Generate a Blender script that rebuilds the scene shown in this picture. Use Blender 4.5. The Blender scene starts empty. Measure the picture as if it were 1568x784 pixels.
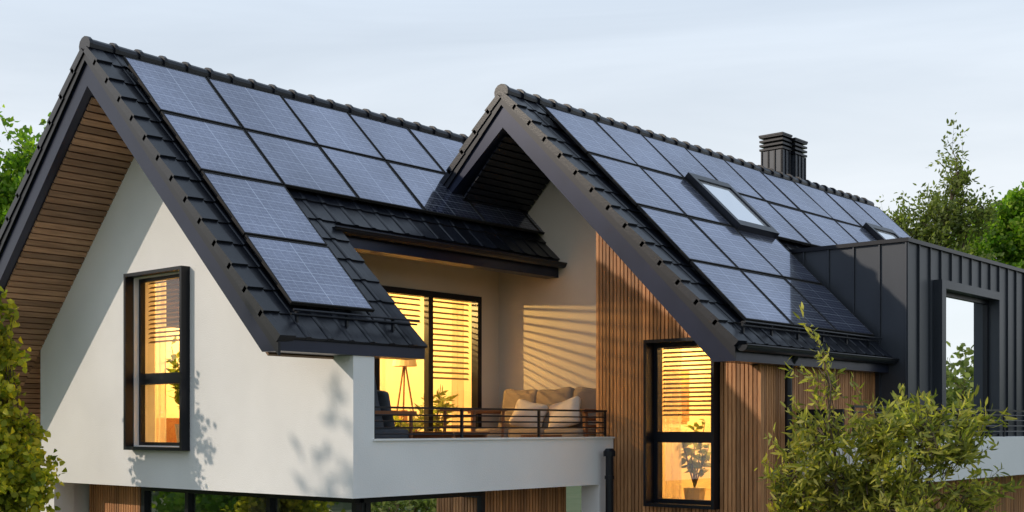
import bpy, bmesh, math, random
import numpy as np
from mathutils import Vector, Matrix, Euler
random.seed(7); np.random.seed(7)
R=math.radians
scene=bpy.context.scene
GZ=-3.7   # ground height (camera eye level is z=0)

# ------------------------------------------------------------------ materials
def mat_new(name):
    m=bpy.data.materials.new(name); m.use_nodes=True
    nt=m.node_tree; nt.nodes.clear()
    out=nt.nodes.new('ShaderNodeOutputMaterial')
    return m,nt,out
def N(nt,t,**kw):
    n=nt.nodes.new(t)
    for k,v in kw.items():
        if k in n.inputs.keys(): n.inputs[k].default_value=v
        else: setattr(n,k,v)
    return n
def principled(name,col,rough=.5,metal=0.,col2=None,nscale=6.,stretch=(1,1,1),bump=0.,bscale=40.,island=0.,spec=.5,coat=0.):
    m,nt,out=mat_new(name)
    p=N(nt,'ShaderNodeBsdfPrincipled'); p.inputs['Roughness'].default_value=rough
    p.inputs['Metallic'].default_value=metal; p.inputs['Specular IOR Level'].default_value=spec
    p.inputs['Coat Weight'].default_value=coat
    tc=N(nt,'ShaderNodeTexCoord'); mp=N(nt,'ShaderNodeMapping'); mp.inputs['Scale'].default_value=stretch
    nt.links.new(tc.outputs['Object'],mp.inputs['Vector'])
    if col2 is None: col2=tuple(v*.8 for v in col)
    no=N(nt,'ShaderNodeTexNoise'); no.inputs['Scale'].default_value=nscale; no.inputs['Detail'].default_value=6
    nt.links.new(mp.outputs[0],no.inputs['Vector'])
    rp=N(nt,'ShaderNodeValToRGB'); rp.color_ramp.elements[0].position=.3; rp.color_ramp.elements[1].position=.7
    rp.color_ramp.elements[0].color=(*col,1); rp.color_ramp.elements[1].color=(*col2,1)
    nt.links.new(no.outputs['Fac'],rp.inputs[0]); c=rp.outputs[0]
    if island>0:
        g=N(nt,'ShaderNodeNewGeometry'); mr=N(nt,'ShaderNodeMapRange'); mr.inputs['To Min'].default_value=1-island; mr.inputs['To Max'].default_value=1+island
        nt.links.new(g.outputs['Random Per Island'],mr.inputs['Value'])
        vm=N(nt,'ShaderNodeVectorMath',operation='SCALE')
        nt.links.new(c,vm.inputs[0]); nt.links.new(mr.outputs[0],vm.inputs['Scale']); c=vm.outputs[0]
    nt.links.new(c,p.inputs['Base Color'])
    if bump>0:
        n2=N(nt,'ShaderNodeTexNoise'); n2.inputs['Scale'].default_value=bscale; n2.inputs['Detail'].default_value=5
        nt.links.new(mp.outputs[0],n2.inputs['Vector'])
        b=N(nt,'ShaderNodeBump'); b.inputs['Strength'].default_value=bump; b.inputs['Distance'].default_value=.01
        nt.links.new(n2.outputs['Fac'],b.inputs['Height']); nt.links.new(b.outputs[0],p.inputs['Normal'])
    nt.links.new(p.outputs[0],out.inputs[0])
    return m
M={}
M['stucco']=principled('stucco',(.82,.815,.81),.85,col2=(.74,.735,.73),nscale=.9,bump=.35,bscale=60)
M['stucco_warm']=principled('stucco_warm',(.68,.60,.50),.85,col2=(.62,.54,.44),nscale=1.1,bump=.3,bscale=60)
M['tile']=principled('roof_tile',(.0055,.0065,.011),.34,col2=(.010,.012,.018),nscale=9,island=.3,bump=.12,bscale=50,spec=.38)
M['barge']=principled('dark_metal_trim',(.017,.022,.046),.30,metal=.35,nscale=2,spec=.4,col2=(.012,.016,.034))
M['dark']=principled('dark_metal',(.008,.010,.016),.36,metal=.2,nscale=3,spec=.38)
M['seam']=principled('standing_seam_metal',(.028,.034,.045),.40,metal=.3,col2=(.048,.055,.068),nscale=1.2,stretch=(1,1,.3))
M['black']=principled('black_backing',(.008,.007,.007),.8)
M['wood']=principled('larch_slats',(.54,.265,.11),.6,col2=(.35,.15,.055),nscale=5,stretch=(6,6,.6),island=.36,bump=.2,bscale=30)
M['soffit']=principled('soffit_slats',(.46,.27,.16),.6,col2=(.28,.15,.085),nscale=5,stretch=(6,.5,6),island=.35)
M['roomwall']=principled('room_wall',(.82,.70,.50),.8,nscale=1.)
M['roomfloor']=principled('room_floor',(.35,.2,.1),.5,nscale=2,stretch=(1,8,1))
M['concrete']=principled('terrace_paving',(.32,.30,.28),.8,nscale=3)
M['blind']=principled('blind_slats',(.13,.06,.025),.5,island=.15)
M['sofa']=principled('sofa_fabric',(.27,.21,.16),.9,bump=.3,bscale=120)
M['cushion']=principled('cushion_fabric',(.70,.60,.50),.9,bump=.3,bscale=120)
M['grey']=principled('grey_fabric',(.07,.085,.11),.9,bump=.3,bscale=120)
M['furn']=principled('teak',(.22,.085,.035),.5,nscale=8,stretch=(1,6,1))
M['bark']=principled('bark',(.12,.085,.055),.9,bump=.6,bscale=30)
M['grass']=principled('grass',(.05,.085,.022),.95,col2=(.09,.11,.04),nscale=.6,bump=.8,bscale=20)
M['pot']=principled('pot',(.5,.45,.4),.6)
M['shade']=principled('lamp_shade',(.8,.7,.5),.7)
M['art']=principled('framed_art',(.55,.30,.12),.7,col2=(.15,.07,.03),nscale=3)

def glass(name,tint=(1,1,1),refl=.0,ior=1.5):
    m,nt,out=mat_new(name)
    t=N(nt,'ShaderNodeBsdfTransparent'); t.inputs[0].default_value=(*tint,1)
    g=N(nt,'ShaderNodeBsdfGlossy'); g.inputs['Roughness'].default_value=.01; g.inputs[0].default_value=(.93,.97,1,1)
    f=N(nt,'ShaderNodeFresnel'); f.inputs[0].default_value=ior
    a=N(nt,'ShaderNodeMath',operation='ADD'); a.inputs[1].default_value=refl; a.use_clamp=True
    mx=N(nt,'ShaderNodeMixShader')
    nt.links.new(f.outputs[0],a.inputs[0]); nt.links.new(a.outputs[0],mx.inputs[0])
    nt.links.new(t.outputs[0],mx.inputs[1]); nt.links.new(g.outputs[0],mx.inputs[2]); nt.links.new(mx.outputs[0],out.inputs[0])
    return m
M['glass']=glass('window_glass',(.97,.97,.97),.04)
M['glass_b']=glass('window_glass_reflective',(.97,.97,.97),.28)
M['glass_dark']=glass('window_glass_coated',(.50,.53,.55),.30)
def sheer(name,col,trans):
    m,nt,out=mat_new(name)
    d=N(nt,'ShaderNodeBsdfDiffuse'); d.inputs[0].default_value=(*col,1)
    tl=N(nt,'ShaderNodeBsdfTranslucent'); tl.inputs[0].default_value=(*col,1)
    tr=N(nt,'ShaderNodeBsdfTransparent')
    a=N(nt,'ShaderNodeMixShader'); a.inputs[0].default_value=.5
    b=N(nt,'ShaderNodeMixShader'); b.inputs[0].default_value=trans
    nt.links.new(d.outputs[0],a.inputs[1]); nt.links.new(tl.outputs[0],a.inputs[2])
    nt.links.new(a.outputs[0],b.inputs[1]); nt.links.new(tr.outputs[0],b.inputs[2]); nt.links.new(b.outputs[0],out.inputs[0])
    return m
M['curtain']=sheer('sheer_curtain',(.88,.80,.66),.40)
M['curtain_w']=sheer('white_curtain',(.75,.77,.8),.1)

def leafmat(name,cols,trans=.4):
    m,nt,out=mat_new(name)
    g=N(nt,'ShaderNodeNewGeometry'); rp=N(nt,'ShaderNodeValToRGB')
    while len(rp.color_ramp.elements)<len(cols): rp.color_ramp.elements.new(.5)
    for i,c in enumerate(cols):
        rp.color_ramp.elements[i].position=i/(len(cols)-1); rp.color_ramp.elements[i].color=(*c,1)
    nt.links.new(g.outputs['Random Per Island'],rp.inputs[0])
    tc=N(nt,'ShaderNodeTexCoord'); no=N(nt,'ShaderNodeTexNoise'); no.inputs['Scale'].default_value=1.8
    nt.links.new(tc.outputs['Object'],no.inputs['Vector'])
    mr=N(nt,'ShaderNodeMapRange'); mr.inputs['From Min'].default_value=.3; mr.inputs['From Max'].default_value=.7
    mr.inputs['To Min'].default_value=.65; mr.inputs['To Max'].default_value=1.35
    nt.links.new(no.outputs['Fac'],mr.inputs['Value'])
    vm=N(nt,'ShaderNodeVectorMath',operation='SCALE'); nt.links.new(rp.outputs[0],vm.inputs[0]); nt.links.new(mr.outputs[0],vm.inputs['Scale'])
    d=N(nt,'ShaderNodeBsdfPrincipled'); d.inputs['Roughness'].default_value=.5; d.inputs['Specular IOR Level'].default_value=.35
    tl=N(nt,'ShaderNodeBsdfTranslucent'); mx=N(nt,'ShaderNodeMixShader'); mx.inputs[0].default_value=trans
    nt.links.new(vm.outputs[0],d.inputs['Base Color'])
    v2=N(nt,'ShaderNodeVectorMath',operation='MULTIPLY'); v2.inputs[1].default_value=(1.9,2.0,.7)
    nt.links.new(vm.outputs[0],v2.inputs[0]); nt.links.new(v2.outputs[0],tl.inputs[0])
    nt.links.new(d.outputs[0],mx.inputs[1]); nt.links.new(tl.outputs[0],mx.inputs[2]); nt.links.new(mx.outputs[0],out.inputs[0])
    return m
M['leaf_olive']=leafmat('leaf_olive',[(.10,.13,.03),(.26,.27,.06),(.50,.45,.10)],.45)
M['leaf_ivy']=leafmat('leaf_ivy',[(.12,.18,.02),(.36,.38,.04),(.62,.56,.07)],.45)
M['leaf_green']=leafmat('leaf_green',[(.08,.17,.02),(.17,.30,.03),(.30,.40,.05)],.5)
M['leaf_dark']=leafmat('leaf_dark',[(.09,.12,.04),(.16,.20,.06),(.24,.27,.08)],.45)

def panelmat():
    m,nt,out=mat_new('solar_cells')
    uv=N(nt,'ShaderNodeUVMap'); sp=N(nt,'ShaderNodeSeparateXYZ'); nt.links.new(uv.outputs[0],sp.inputs[0])
    def lines(sock,n,w,soft=0):
        a=N(nt,'ShaderNodeMath',operation='MULTIPLY'); a.inputs[1].default_value=n; nt.links.new(sock,a.inputs[0])
        b=N(nt,'ShaderNodeMath',operation='FRACT'); nt.links.new(a.outputs[0],b.inputs[0])
        c=N(nt,'ShaderNodeMath',operation='SUBTRACT'); c.inputs[1].default_value=.5; nt.links.new(b.outputs[0],c.inputs[0])
        d=N(nt,'ShaderNodeMath',operation='ABSOLUTE'); nt.links.new(c.outputs[0],d.inputs[0])
        e=N(nt,'ShaderNodeMath',operation='GREATER_THAN'); e.inputs[1].default_value=.5-w; nt.links.new(d.outputs[0],e.inputs[0])
        return e.outputs[0]
    def mul(s,k):
        a=N(nt,'ShaderNodeMath',operation='MULTIPLY'); a.inputs[1].default_value=k; nt.links.new(s,a.inputs[0]); return a.outputs[0]
    def mx_(a,b):
        q=N(nt,'ShaderNodeMath',operation='MAXIMUM'); nt.links.new(a,q.inputs[0]); nt.links.new(b,q.inputs[1]); return q.outputs[0]
    l=mx_(mx_(mul(lines(sp.outputs['Y'],18,.07),.42), mul(lines(sp.outputs['X'],10,.035),.42)), mx_(mul(lines(sp.outputs['X'],2,.009),1.),mul(lines(sp.outputs['Y'],6,.03),.8)))
    g=N(nt,'ShaderNodeNewGeometry')
    cr=N(nt,'ShaderNodeValToRGB'); cr.color_ramp.elements[0].color=(.006,.008,.026,1); cr.color_ramp.elements[1].color=(.012,.016,.045,1)
    nt.links.new(g.outputs['Random Per Island'],cr.inputs[0])
    tc=N(nt,'ShaderNodeTexCoord'); vo=N(nt,'ShaderNodeTexVoronoi'); vo.inputs['Scale'].default_value=28; nt.links.new(tc.outputs['Object'],vo.inputs['Vector'])
    mxc=N(nt,'ShaderNodeMixRGB'); mxc.inputs[2].default_value=(.44,.48,.54,1); nt.links.new(l,mxc.inputs[0]); nt.links.new(cr.outputs[0],mxc.inputs[1])
    p=N(nt,'ShaderNodeBsdfPrincipled'); p.inputs['Roughness'].default_value=.3; nt.links.new(mxc.outputs[0],p.inputs['Base Color'])
    gl=N(nt,'ShaderNodeBsdfGlossy'); gl.inputs['Roughness'].default_value=.05
    mr=N(nt,'ShaderNodeMapRange'); mr.inputs['To Min'].default_value=.84; mr.inputs['To Max'].default_value=1.12
    nt.links.new(vo.outputs['Color'],mr.inputs['Value'])
    no=N(nt,'ShaderNodeTexNoise'); no.inputs['Scale'].default_value=.7; nt.links.new(tc.outputs['Object'],no.inputs['Vector'])
    mr2=N(nt,'ShaderNodeMapRange'); mr2.inputs['From Min'].default_value=.3; mr2.inputs['From Max'].default_value=.7; mr2.inputs['To Min'].default_value=.78; mr2.inputs['To Max'].default_value=1.14
    nt.links.new(no.outputs['Fac'],mr2.inputs['Value'])
    q=N(nt,'ShaderNodeMath',operation='MULTIPLY'); nt.links.new(mr.outputs[0],q.inputs[0]); nt.links.new(mr2.outputs[0],q.inputs[1])
    vm=N(nt,'ShaderNodeVectorMath',operation='SCALE'); vm.inputs[0].default_value=(.68,.72,.90); nt.links.new(q.outputs[0],vm.inputs['Scale'])
    nt.links.new(vm.outputs[0],gl.inputs[0])
    ms=N(nt,'ShaderNodeMixShader'); ms.inputs[0].default_value=.34
    nt.links.new(p.outputs[0],ms.inputs[1]); nt.links.new(gl.outputs[0],ms.inputs[2]); nt.links.new(ms.outputs[0],out.inputs[0])
    return m
M['panel']=panelmat()

# ------------------------------------------------------------------ mesh builder
class MB:
    def __init__(s): s.v=[]; s.f=[]; s.m=[]; s.mats=[]; s.uv={}
    def mi(s,k):
        if k not in s.mats: s.mats.append(k)
        return s.mats.index(k)
    def add(s,vs,fs,k):
        o=len(s.v); s.v+= [tuple(v) for v in vs]; i=s.mi(k)
        for f in fs: s.f.append([a+o for a in f]); s.m.append(i)
    def hexa(s,b,t,k):
        s.add(list(b)+list(t),[(3,2,1,0),(4,5,6,7),(0,1,5,4),(1,2,6,5),(2,3,7,6),(3,0,4,7)],k)
    def box(s,x0,x1,y0,y1,z0,z1,k):
        s.hexa([(x0,y0,z0),(x1,y0,z0),(x1,y1,z0),(x0,y1,z0)],[(x0,y0,z1),(x1,y0,z1),(x1,y1,z1),(x0,y1,z1)],k)
    def prism_y(s,poly,y0,y1,k):
        n=len(poly); vs=[(p[0],y0,p[1]) for p in poly]+[(p[0],y1,p[1]) for p in poly]
        fs=[tuple(range(n)),tuple(range(2*n-1,n-1,-1))]+[(i,i+n,(i+1)%n+n,(i+1)%n) for i in range(n)]
        s.add(vs,fs,k)
    def prism_x(s,poly,x0,x1,k):
        n=len(poly); vs=[(x0,p[0],p[1]) for p in poly]+[(x1,p[0],p[1]) for p in poly]
        fs=[tuple(range(n)),tuple(range(2*n-1,n-1,-1))]+[(i,i+n,(i+1)%n+n,(i+1)%n) for i in range(n)]
        s.add(vs,fs,k)
    def tube(s,p0,p1,r0,r1,k,n=8,cap=True):
        p0=Vector(p0);p1=Vector(p1);d=(p1-p0)
        if d.length<1e-6: return
        d.normalize(); a=d.orthogonal().normalized(); b=d.cross(a)
        vs=[p0+(a*math.cos(2*math.pi*i/n)+b*math.sin(2*math.pi*i/n))*r0 for i in range(n)]+[p1+(a*math.cos(2*math.pi*i/n)+b*math.sin(2*math.pi*i/n))*r1 for i in range(n)]
        fs=[(i,(i+1)%n,(i+1)%n+n,i+n) for i in range(n)]
        if cap: fs+=[tuple(range(n-1,-1,-1)),tuple(range(n,2*n))]
        s.add(vs,fs,k)
    def obj(s,name,parent=None,smooth=False,recalc=True,uvs=None,bevel=0):
        me=bpy.data.meshes.new(name); me.from_pydata([tuple(v) for v in s.v],[],s.f)
        for k in s.mats: me.materials.append(M[k])
        me.polygons.foreach_set('material_index',s.m)
        if smooth: me.polygons.foreach_set('use_smooth',[True]*len(s.f))
        if uvs is not None:
            l=me.uv_layers.new(name='UVMap'); l.data.foreach_set('uv',uvs)
        if recalc:
            bm=bmesh.new(); bm.from_mesh(me); bmesh.ops.recalc_face_normals(bm,faces=bm.faces); bm.to_mesh(me); bm.free()
        o=bpy.data.objects.new(name,me); scene.collection.objects.link(o)
        if parent: o.parent=parent
        if bevel>0:
            b=o.modifiers.new('bevel','BEVEL'); b.width=bevel; b.segments=2; b.limit_method='ANGLE'
        return o
def empty(name,loc=(0,0,0)):
    e=bpy.data.objects.new(name,None); scene.collection.objects.link(e); e.empty_display_size=.2
    return e

house=empty('modern_gabled_house')

# ------------------------------------------------------------------ roof geometry constants
ZR=4.86
A_X,A_K=-3.86,1.0
B_X,B_K=-1.33,.98
TV=.52
def za(x): return ZR-A_K*abs(x-A_X)
def zb(x): return ZR-B_K*abs(x-B_X)
AF=-1.05; BF=4.05; BE=16.1

roof=MB()
ex=0.02
roof.prism_y([(A_X,ZR),(ex,za(ex)),(ex,.82),(-.29,.82),(A_X,ZR-TV)],AF,1.12,'barge')
roof.prism_y([(A_X,ZR),(-1.62,za(-1.62)),(-1.62,za(-1.62)-.28),(-1.86,za(-1.86)-TV+.0),(A_X,ZR-TV)],1.12,5.73,'barge')
roof.prism_y([(A_X,ZR),(-2.5,za(-2.5)),(-2.5,za(-2.5)-.3),(A_X,ZR-TV)],5.73,9.5,'barge')
roof.prism_y([(A_X,ZR),(-8.4,za(-8.4)),(-8.4,za(-8.4)-.25),(-8.15,za(-8.15)-TV),(A_X,ZR-TV)],AF,9.5,'barge')
be=2.53
roof.prism_y([(B_X,ZR),(be,zb(be)),(be,.83),(2.2,.83),(B_X,ZR-TV)],BF,BE,'barge')
roof.prism_y([(B_X,ZR),(-2.72,zb(-2.72)),(-2.72,zb(-2.72)-TV+.25),(B_X,ZR-TV)],BF,5.73,'barge')
roof.prism_y([(B_X,ZR),(-5.2,zb(-5.2)),(-5.2,zb(-5.2)-TV),(B_X,ZR-TV)],9.5,BE,'barge')
roof.prism_y([(B_X,ZR),(-2.7,zb(-2.7)),(-2.7,zb(-2.7)-TV),(B_X,ZR-TV)],5.73,9.5,'barge')
def trim(xr,k,x1,yf,side,top=.02,bot=.20):
    pts=[(xr,ZR+top),(x1,ZR-k*abs(x1-xr)+top),(x1,ZR-k*abs(x1-xr)-bot),(xr,ZR-bot)]
    roof.prism_y(pts,yf-.035,yf-.002,'dark')
trim(A_X,A_K,ex+.01,AF,1); trim(A_X,A_K,-8.41,AF,-1); trim(B_X,B_K,be+.01,BF,1); trim(B_X,B_K,-2.7,BF,-1)
roof.obj('roof_structure',house)

# tiles ------------------------------------------------------------
def tiles(mb,xr,k,side,s0,s1,y0,y1,pitch=.278,w=.315,skip=None):
    nn=Vector((side*k,0,1)).normalized()
    def P(s,y,h): return Vector((xr+side*s,y,ZR-k*s))+nn*h
    n=max(1,int(round((s1-s0)/pitch))); pt=(s1-s0)/n
    m=max(1,int(round((y1-y0)/w))); ww=(y1-y0)/m
    for i in range(n):
        a=s0+i*pt-.03; b=s0+(i+1)*pt+.012
        if a<0: a=0
        for j in range(m):
            ya=y0+j*ww
            if skip and skip((a+b)/2,ya+ww/2): continue
            jit=random.uniform(-.003,.003)
            prof=[(0,.004),(.015,.012),(.04,.014),(.065,.011),(.085,.0),(ww*.6,-.003),(ww-.006,.0)]
            top=[P(a,ya+p[0],.008+p[1]+jit) for p in prof]; bot=[P(b,ya+p[0],.032+p[1]+jit) for p in prof]; low=[P(b,ya+p[0],.0) for p in prof]
            q=len(prof); fs=[(t,t+1,q+t+1,q+t) for t in range(q-1)]+[(q+t,q+t+1,2*q+t+1,2*q+t) for t in range(q-1)]
            vs=top+bot+low+[P(a,ya,0),P(a,ya+ww-.006,0)]
            fs+=[(0,q,2*q,3*q),(q-1,3*q+1,3*q-1,2*q-1)]
            mb.add(vs,fs,'tile')
t=MB()
tiles(t,A_X,A_K,1,0,3.90,AF,1.12)
tiles(t,A_X,A_K,1,0,2.24,1.12,5.73)
tiles(t,A_X,A_K,1,0,1.35,5.73,9.5)
tiles(t,A_X,A_K,-1,0,4.55,AF,9.5)
tiles(t,B_X,B_K,1,0,3.88,BF,BE,skip=lambda s,y: (s>2.2 and y>8.5))
tiles(t,B_X,B_K,-1,0,1.36,BF,9.5)
tiles(t,B_X,B_K,-1,0,3.8,9.5,BE)
def ridge(mb,xr,y0,y1,w=.36):
    n=int((y1-y0)/w); ww=(y1-y0)/n
    for j in range(n):
        ya=y0+j*ww-.02; yb=ya+ww+.05
        for (yy0,yy1,r0,r1) in [(ya,ya+.05,.118,.118),(ya+.05,yb,.098,.088)]:
            vs=[];q=9
            for (yy,r) in ((yy0,r0),(yy1,r1)):
                for i in range(q):
                    an=R(-22)+ (R(224))*i/(q-1)
                    vs.append((xr+math.cos(an)*r*1.12,yy,ZR-.015+math.sin(an)*r))
            fs=[(i,i+1,q+i+1,q+i) for i in range(q-1)]+[tuple(range(q)),tuple(range(2*q-1,q-1,-1))]
            mb.add(vs,fs,'tile')
ridge(t,A_X,AF-.02,9.5); ridge(t,B_X,BF-.02,BE)
def verge(mb,xr,k,side,s1,yf,pitch=.278):
    nn=Vector((side*k,0,1)).normalized()
    n=int(round(s1/pitch)); pt=s1/n
    def P(s,y,h): return Vector((xr+side*s,y,ZR-k*s))+nn*h
    for i in range(n):
        a=max(.05,i*pt-.02); b=(i+1)*pt+.015
        w0=yf-.055; w1=yf+.16
        bt=[P(a,w0,-.07),P(b,w0,-.05),P(b,w1,-.02),P(a,w1,-.02)]
        tp=[P(a,w0,.018),P(b,w0,.050),P(b,w1,.056),P(a,w1,.022)]
        mb.hexa(bt,tp,'tile')
verge(t,A_X,A_K,1,3.90,AF); verge(t,A_X,A_K,-1,4.55,AF); verge(t,B_X,B_K,1,3.88,BF); verge(t,B_X,B_K,-1,1.3,BF)
t.obj('roof_tiles',house,recalc=False)

# gutters / snow guards -------------------------------------------
g=MB()
def gutter(mb,x,z,y0,y1,r=.075):
    q=9; vs=[]
    for y in (y0,y1):
        for i in range(q):
            an=math.pi+math.pi*i/(q-1); vs.append((x+math.cos(an)*r,y,z+math.sin(an)*r))
        for i in range(q):
            an=2*math.pi-math.pi*i/(q-1); vs.append((x+math.cos(an)*(r-.008),y,z+math.sin(an)*(r-.008)))
    n=2*q
    fs=[(i,(i+1)%n,(i+1)%n+n,i+n) for i in range(n)]
    mb.add(vs,fs,'dark')
    for y in (y0,y1):
        mb.add([(x+math.cos(math.pi+math.pi*i/(q-1))*r,y,z+math.sin(math.pi+math.pi*i/(q-1))*r) for i in range(q)],[tuple(range(q))],'dark')
    yy=y0+.3
    while yy<y1:
        mb.box(x-r-.02,x+r+.006,yy,yy+.03,z-.002,z+.012,'dark')
        mb.tube((x+r+.004,yy+.015,z+.01),(x-.02,yy+.015,z-r-.01),.008,.008,'dark',5)
        yy+=.8
    mb.tube((x+r,y0,z),(x+r,y1,z),.012,.012,'dark',6)
gutter(g,-1.53,za(-1.62)-.07,1.0,5.70)
gutter(g,be+.085,zb(be)-.05,BF+.0,8.46,.08)
def guard(mb,xr,k,s,y0,y1):
    nn=Vector((k,0,1)).normalized()
    base=Vector((xr+s,0,ZR-k*s))
    for h in (.13,.19):
        p=base+nn*h; mb.tube((p.x,y0,p.z),(p.x,y1,p.z),.013,.013,'dark',6)
    y=y0+.12
    while y<y1:
        p=base+nn*.03; q=base+nn*.22
        mb.box(p.x-.015,p.x+.02,y,y+.025,p.z-.02,q.z,'dark')
        mb.hexa([(p.x-.14,y,p.z+.13),(p.x-.1,y,p.z+.13),(p.x-.1,y+.025,p.z+.13),(p.x-.14,y+.025,p.z+.13)],[(p.x+.03,y,q.z-.03),(p.x+.06,y,q.z-.03),(p.x+.06,y+.025,q.z-.03),(p.x+.03,y+.025,q.z-.03)],'dark')
        y+=.72
guard(g,A_X,A_K,3.72,-.85,1.05)
guard(g,B_X,B_K,3.74,4.25,8.2)
g.tube((2.44,5.55,.80),(2.44,5.55,-3.65),.05,.05,'dark',12)
g.tube((2.60,5.55,1.02),(2.44,5.55,.80),.045,.05,'dark',12)
for z in (.3,-.6,-1.8,-3): g.tube((2.44,5.55,z),(2.44,5.55,z+.05),.06,.06,'dark',12)
g.tube((.16,4.62,-3.65),(.16,4.62,-.40),.055,.055,'dark',14)
g.tube((.16,4.62,-.40),(.16,4.62,-.33),.085,.085,'dark',14); g.tube((.16,4.62,-.33),(.16,4.62,-.29),.085,.05,'dark',14)
for z in (-.72,-1.8,-3): g.tube((.16,4.62,z),(.16,4.62,z+.05),.068,.068,'dark',12)
g.obj('gutters_and_downpipes',house,smooth=False)

# ------------------------------------------------------------------ solar panels
def panels(name,xr,k,cells,px0,ppx,py0,ppy):
    mb=MB(); uvs=[]
    nn=Vector((k,0,1)).normalized()
    def P(x,y,h):
        return Vector((x,y,ZR-k*(x-xr)))+nn*h
    gl=MB()
    for (r,c) in cells:
        x0=px0+r*ppx+.012; x1=px0+(r+1)*ppx-.012; y0=py0+c*ppy+.012; y1=py0+(c+1)*ppy-.012
        f=.02; h0,h1=.085,.125
        for (a,b,cc,d) in ((x0,x1,y0,y0+f),(x0,x1,y1-f,y1),(x0,x0+f*.7,y0+f,y1-f),(x1-f*.7,x1,y0+f,y1-f)):
            mb.hexa([P(a,cc,h0),P(b,cc,h0),P(b,d,h0),P(a,d,h0)],[P(a,cc,h1),P(b,cc,h1),P(b,d,h1),P(a,d,h1)],'black')
        mb.add([P(x0,y0,h0),P(x1,y0,h0),P(x1,y1,h0),P(x0,y1,h0)],[(0,1,2,3)],'black')
        tx,ty=random.uniform(-.003,.003),random.uniform(-.003,.003)
        q=[P(x0+f*.7,y0+f,h1-.006+tx+ty),P(x1-f*.7,y0+f,h1-.006-tx+ty),P(x1-f*.7,y1-f,h1-.006-tx-ty),P(x0+f*.7,y1-f,h1-.006+tx-ty)]
        gl.add(q,[(0,1,2,3)],'panel'); uvs+=[0,0,0,1,1,1,1,0]
    e=empty(name)
    mb.obj('frames',e); gl.obj('glass_cells',e,recalc=False,uvs=uvs)
    rl=MB()
    rows=sorted(set(r for r,c in cells))
    for r in rows:
        cs=[c for rr,c in cells if rr==r]
        for fr in (.25,.75):
            x=px0+(r+fr)*ppx
            a=P(x,py0+min(cs)*ppy+.02,.075); b=P(x,py0+(max(cs)+1)*ppy-.02,.075)
            rl.tube(a,b,.012,.012,'dark',4)
    rl.obj('rails',e)
cellsA=[(r,0) for r in range(4)]+[(r,c) for r in (0,1) for c in range(1,6)]
panels('solar_panel_array',A_X,A_K,cellsA,-3.66,.845,-.73,1.26)
cellsB=[(r,c) for r in range(4) for c in range(3)]+[(r,c) for r in range(2) for c in range(3,9)]
cellsB=[x for x in cellsB if x not in ((1,2),(1,7))]
panels('solar_panel_array',B_X,B_K,cellsB,-1.12,.857,4.55,1.26)

# ------------------------------------------------------------------ skylights
def skylight(y0):
    mb=MB(); nn=Vector((B_K,0,1)).normalized()
    def P(x,y,h): return Vector((x,y,ZR-B_K*(x-B_X)))+nn*h
    def bar(a,b,c,d,h0,h1,k='dark'): mb.hexa([P(a,c,h0),P(b,c,h0),P(b,d,h0),P(a,d,h0)],[P(a,c,h1),P(b,c,h1),P(b,d,h1),P(a,d,h1)],k)
    x0,x1=-.27,.60; y1=y0+1.26
    x0-=.03; x1+=.04
    bar(x0,x1,y0+.03,y0+.13,.02,.22); bar(x0,x1,y1-.13,y1-.03,.02,.22); bar(x0,x0+.10,y0+.13,y1-.13,.02,.22); bar(x1-.10,x1,y0+.13,y1-.13,.02,.22)
    bar(x0-.05,x1+.08,y0-.0,y1,.02,.10)
    q=[P(x0+.10,y0+.13,.19),P(x1-.10,y0+.13,.19),P(x1-.10,y1-.13,.19),P(x0+.10,y1-.13,.19)]
    mb.add(q,[(0,1,2,3)],'skyglass')
    mb.obj('skylight',house)
mm,nt,out=mat_new('skylight_glass')
gg=N(nt,'ShaderNodeBsdfGlossy'); gg.inputs[0].default_value=(.97,.98,1,1); gg.inputs['Roughness'].default_value=.02
dd=N(nt,'ShaderNodeBsdfDiffuse'); dd.inputs[0].default_value=(.9,.9,.9,1); mx=N(nt,'ShaderNodeMixShader'); mx.inputs[0].default_value=.3
nt.links.new(gg.outputs[0],mx.inputs[1]); nt.links.new(dd.outputs[0],mx.inputs[2]); nt.links.new(mx.outputs[0],out.inputs[0]); M['skyglass']=mm
skylight(7.07); skylight(13.37)

# ------------------------------------------------------------------ chimney
c=MB()
for (x0,x1,y0,y1,zt) in ((-2.02,-1.56,12.65,12.97,5.85),(-1.93,-1.50,13.06,13.5,5.80)):
    c.box(x0,x1,y0,y1,3.9,zt-.33,'seam')
    xx=x0
    while xx<x1-.01:
        c.box(xx,xx+.025,y0-.02,y0+.0,3.9,zt-.33,'dark'); xx+=.145
    yy=y0
    while yy<y1: c.box(x1,x1+.02,yy,yy+.025,3.9,zt-.33,'dark'); yy+=.14
    c.box(x0+.04,x1-.04,y0+.04,y1-.04,zt-.33,zt-.04,'black')
    for i in range(4):
        z=zt-.33+i*.085; c.box(x0-.03,x1+.03,y0-.03,y1+.03,z+.015,z+.055,'dark')
    c.box(x0-.04,x1+.04,y0-.04,y1+.04,zt-.035,zt,'dark')
c.obj('chimney',house)

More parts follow.
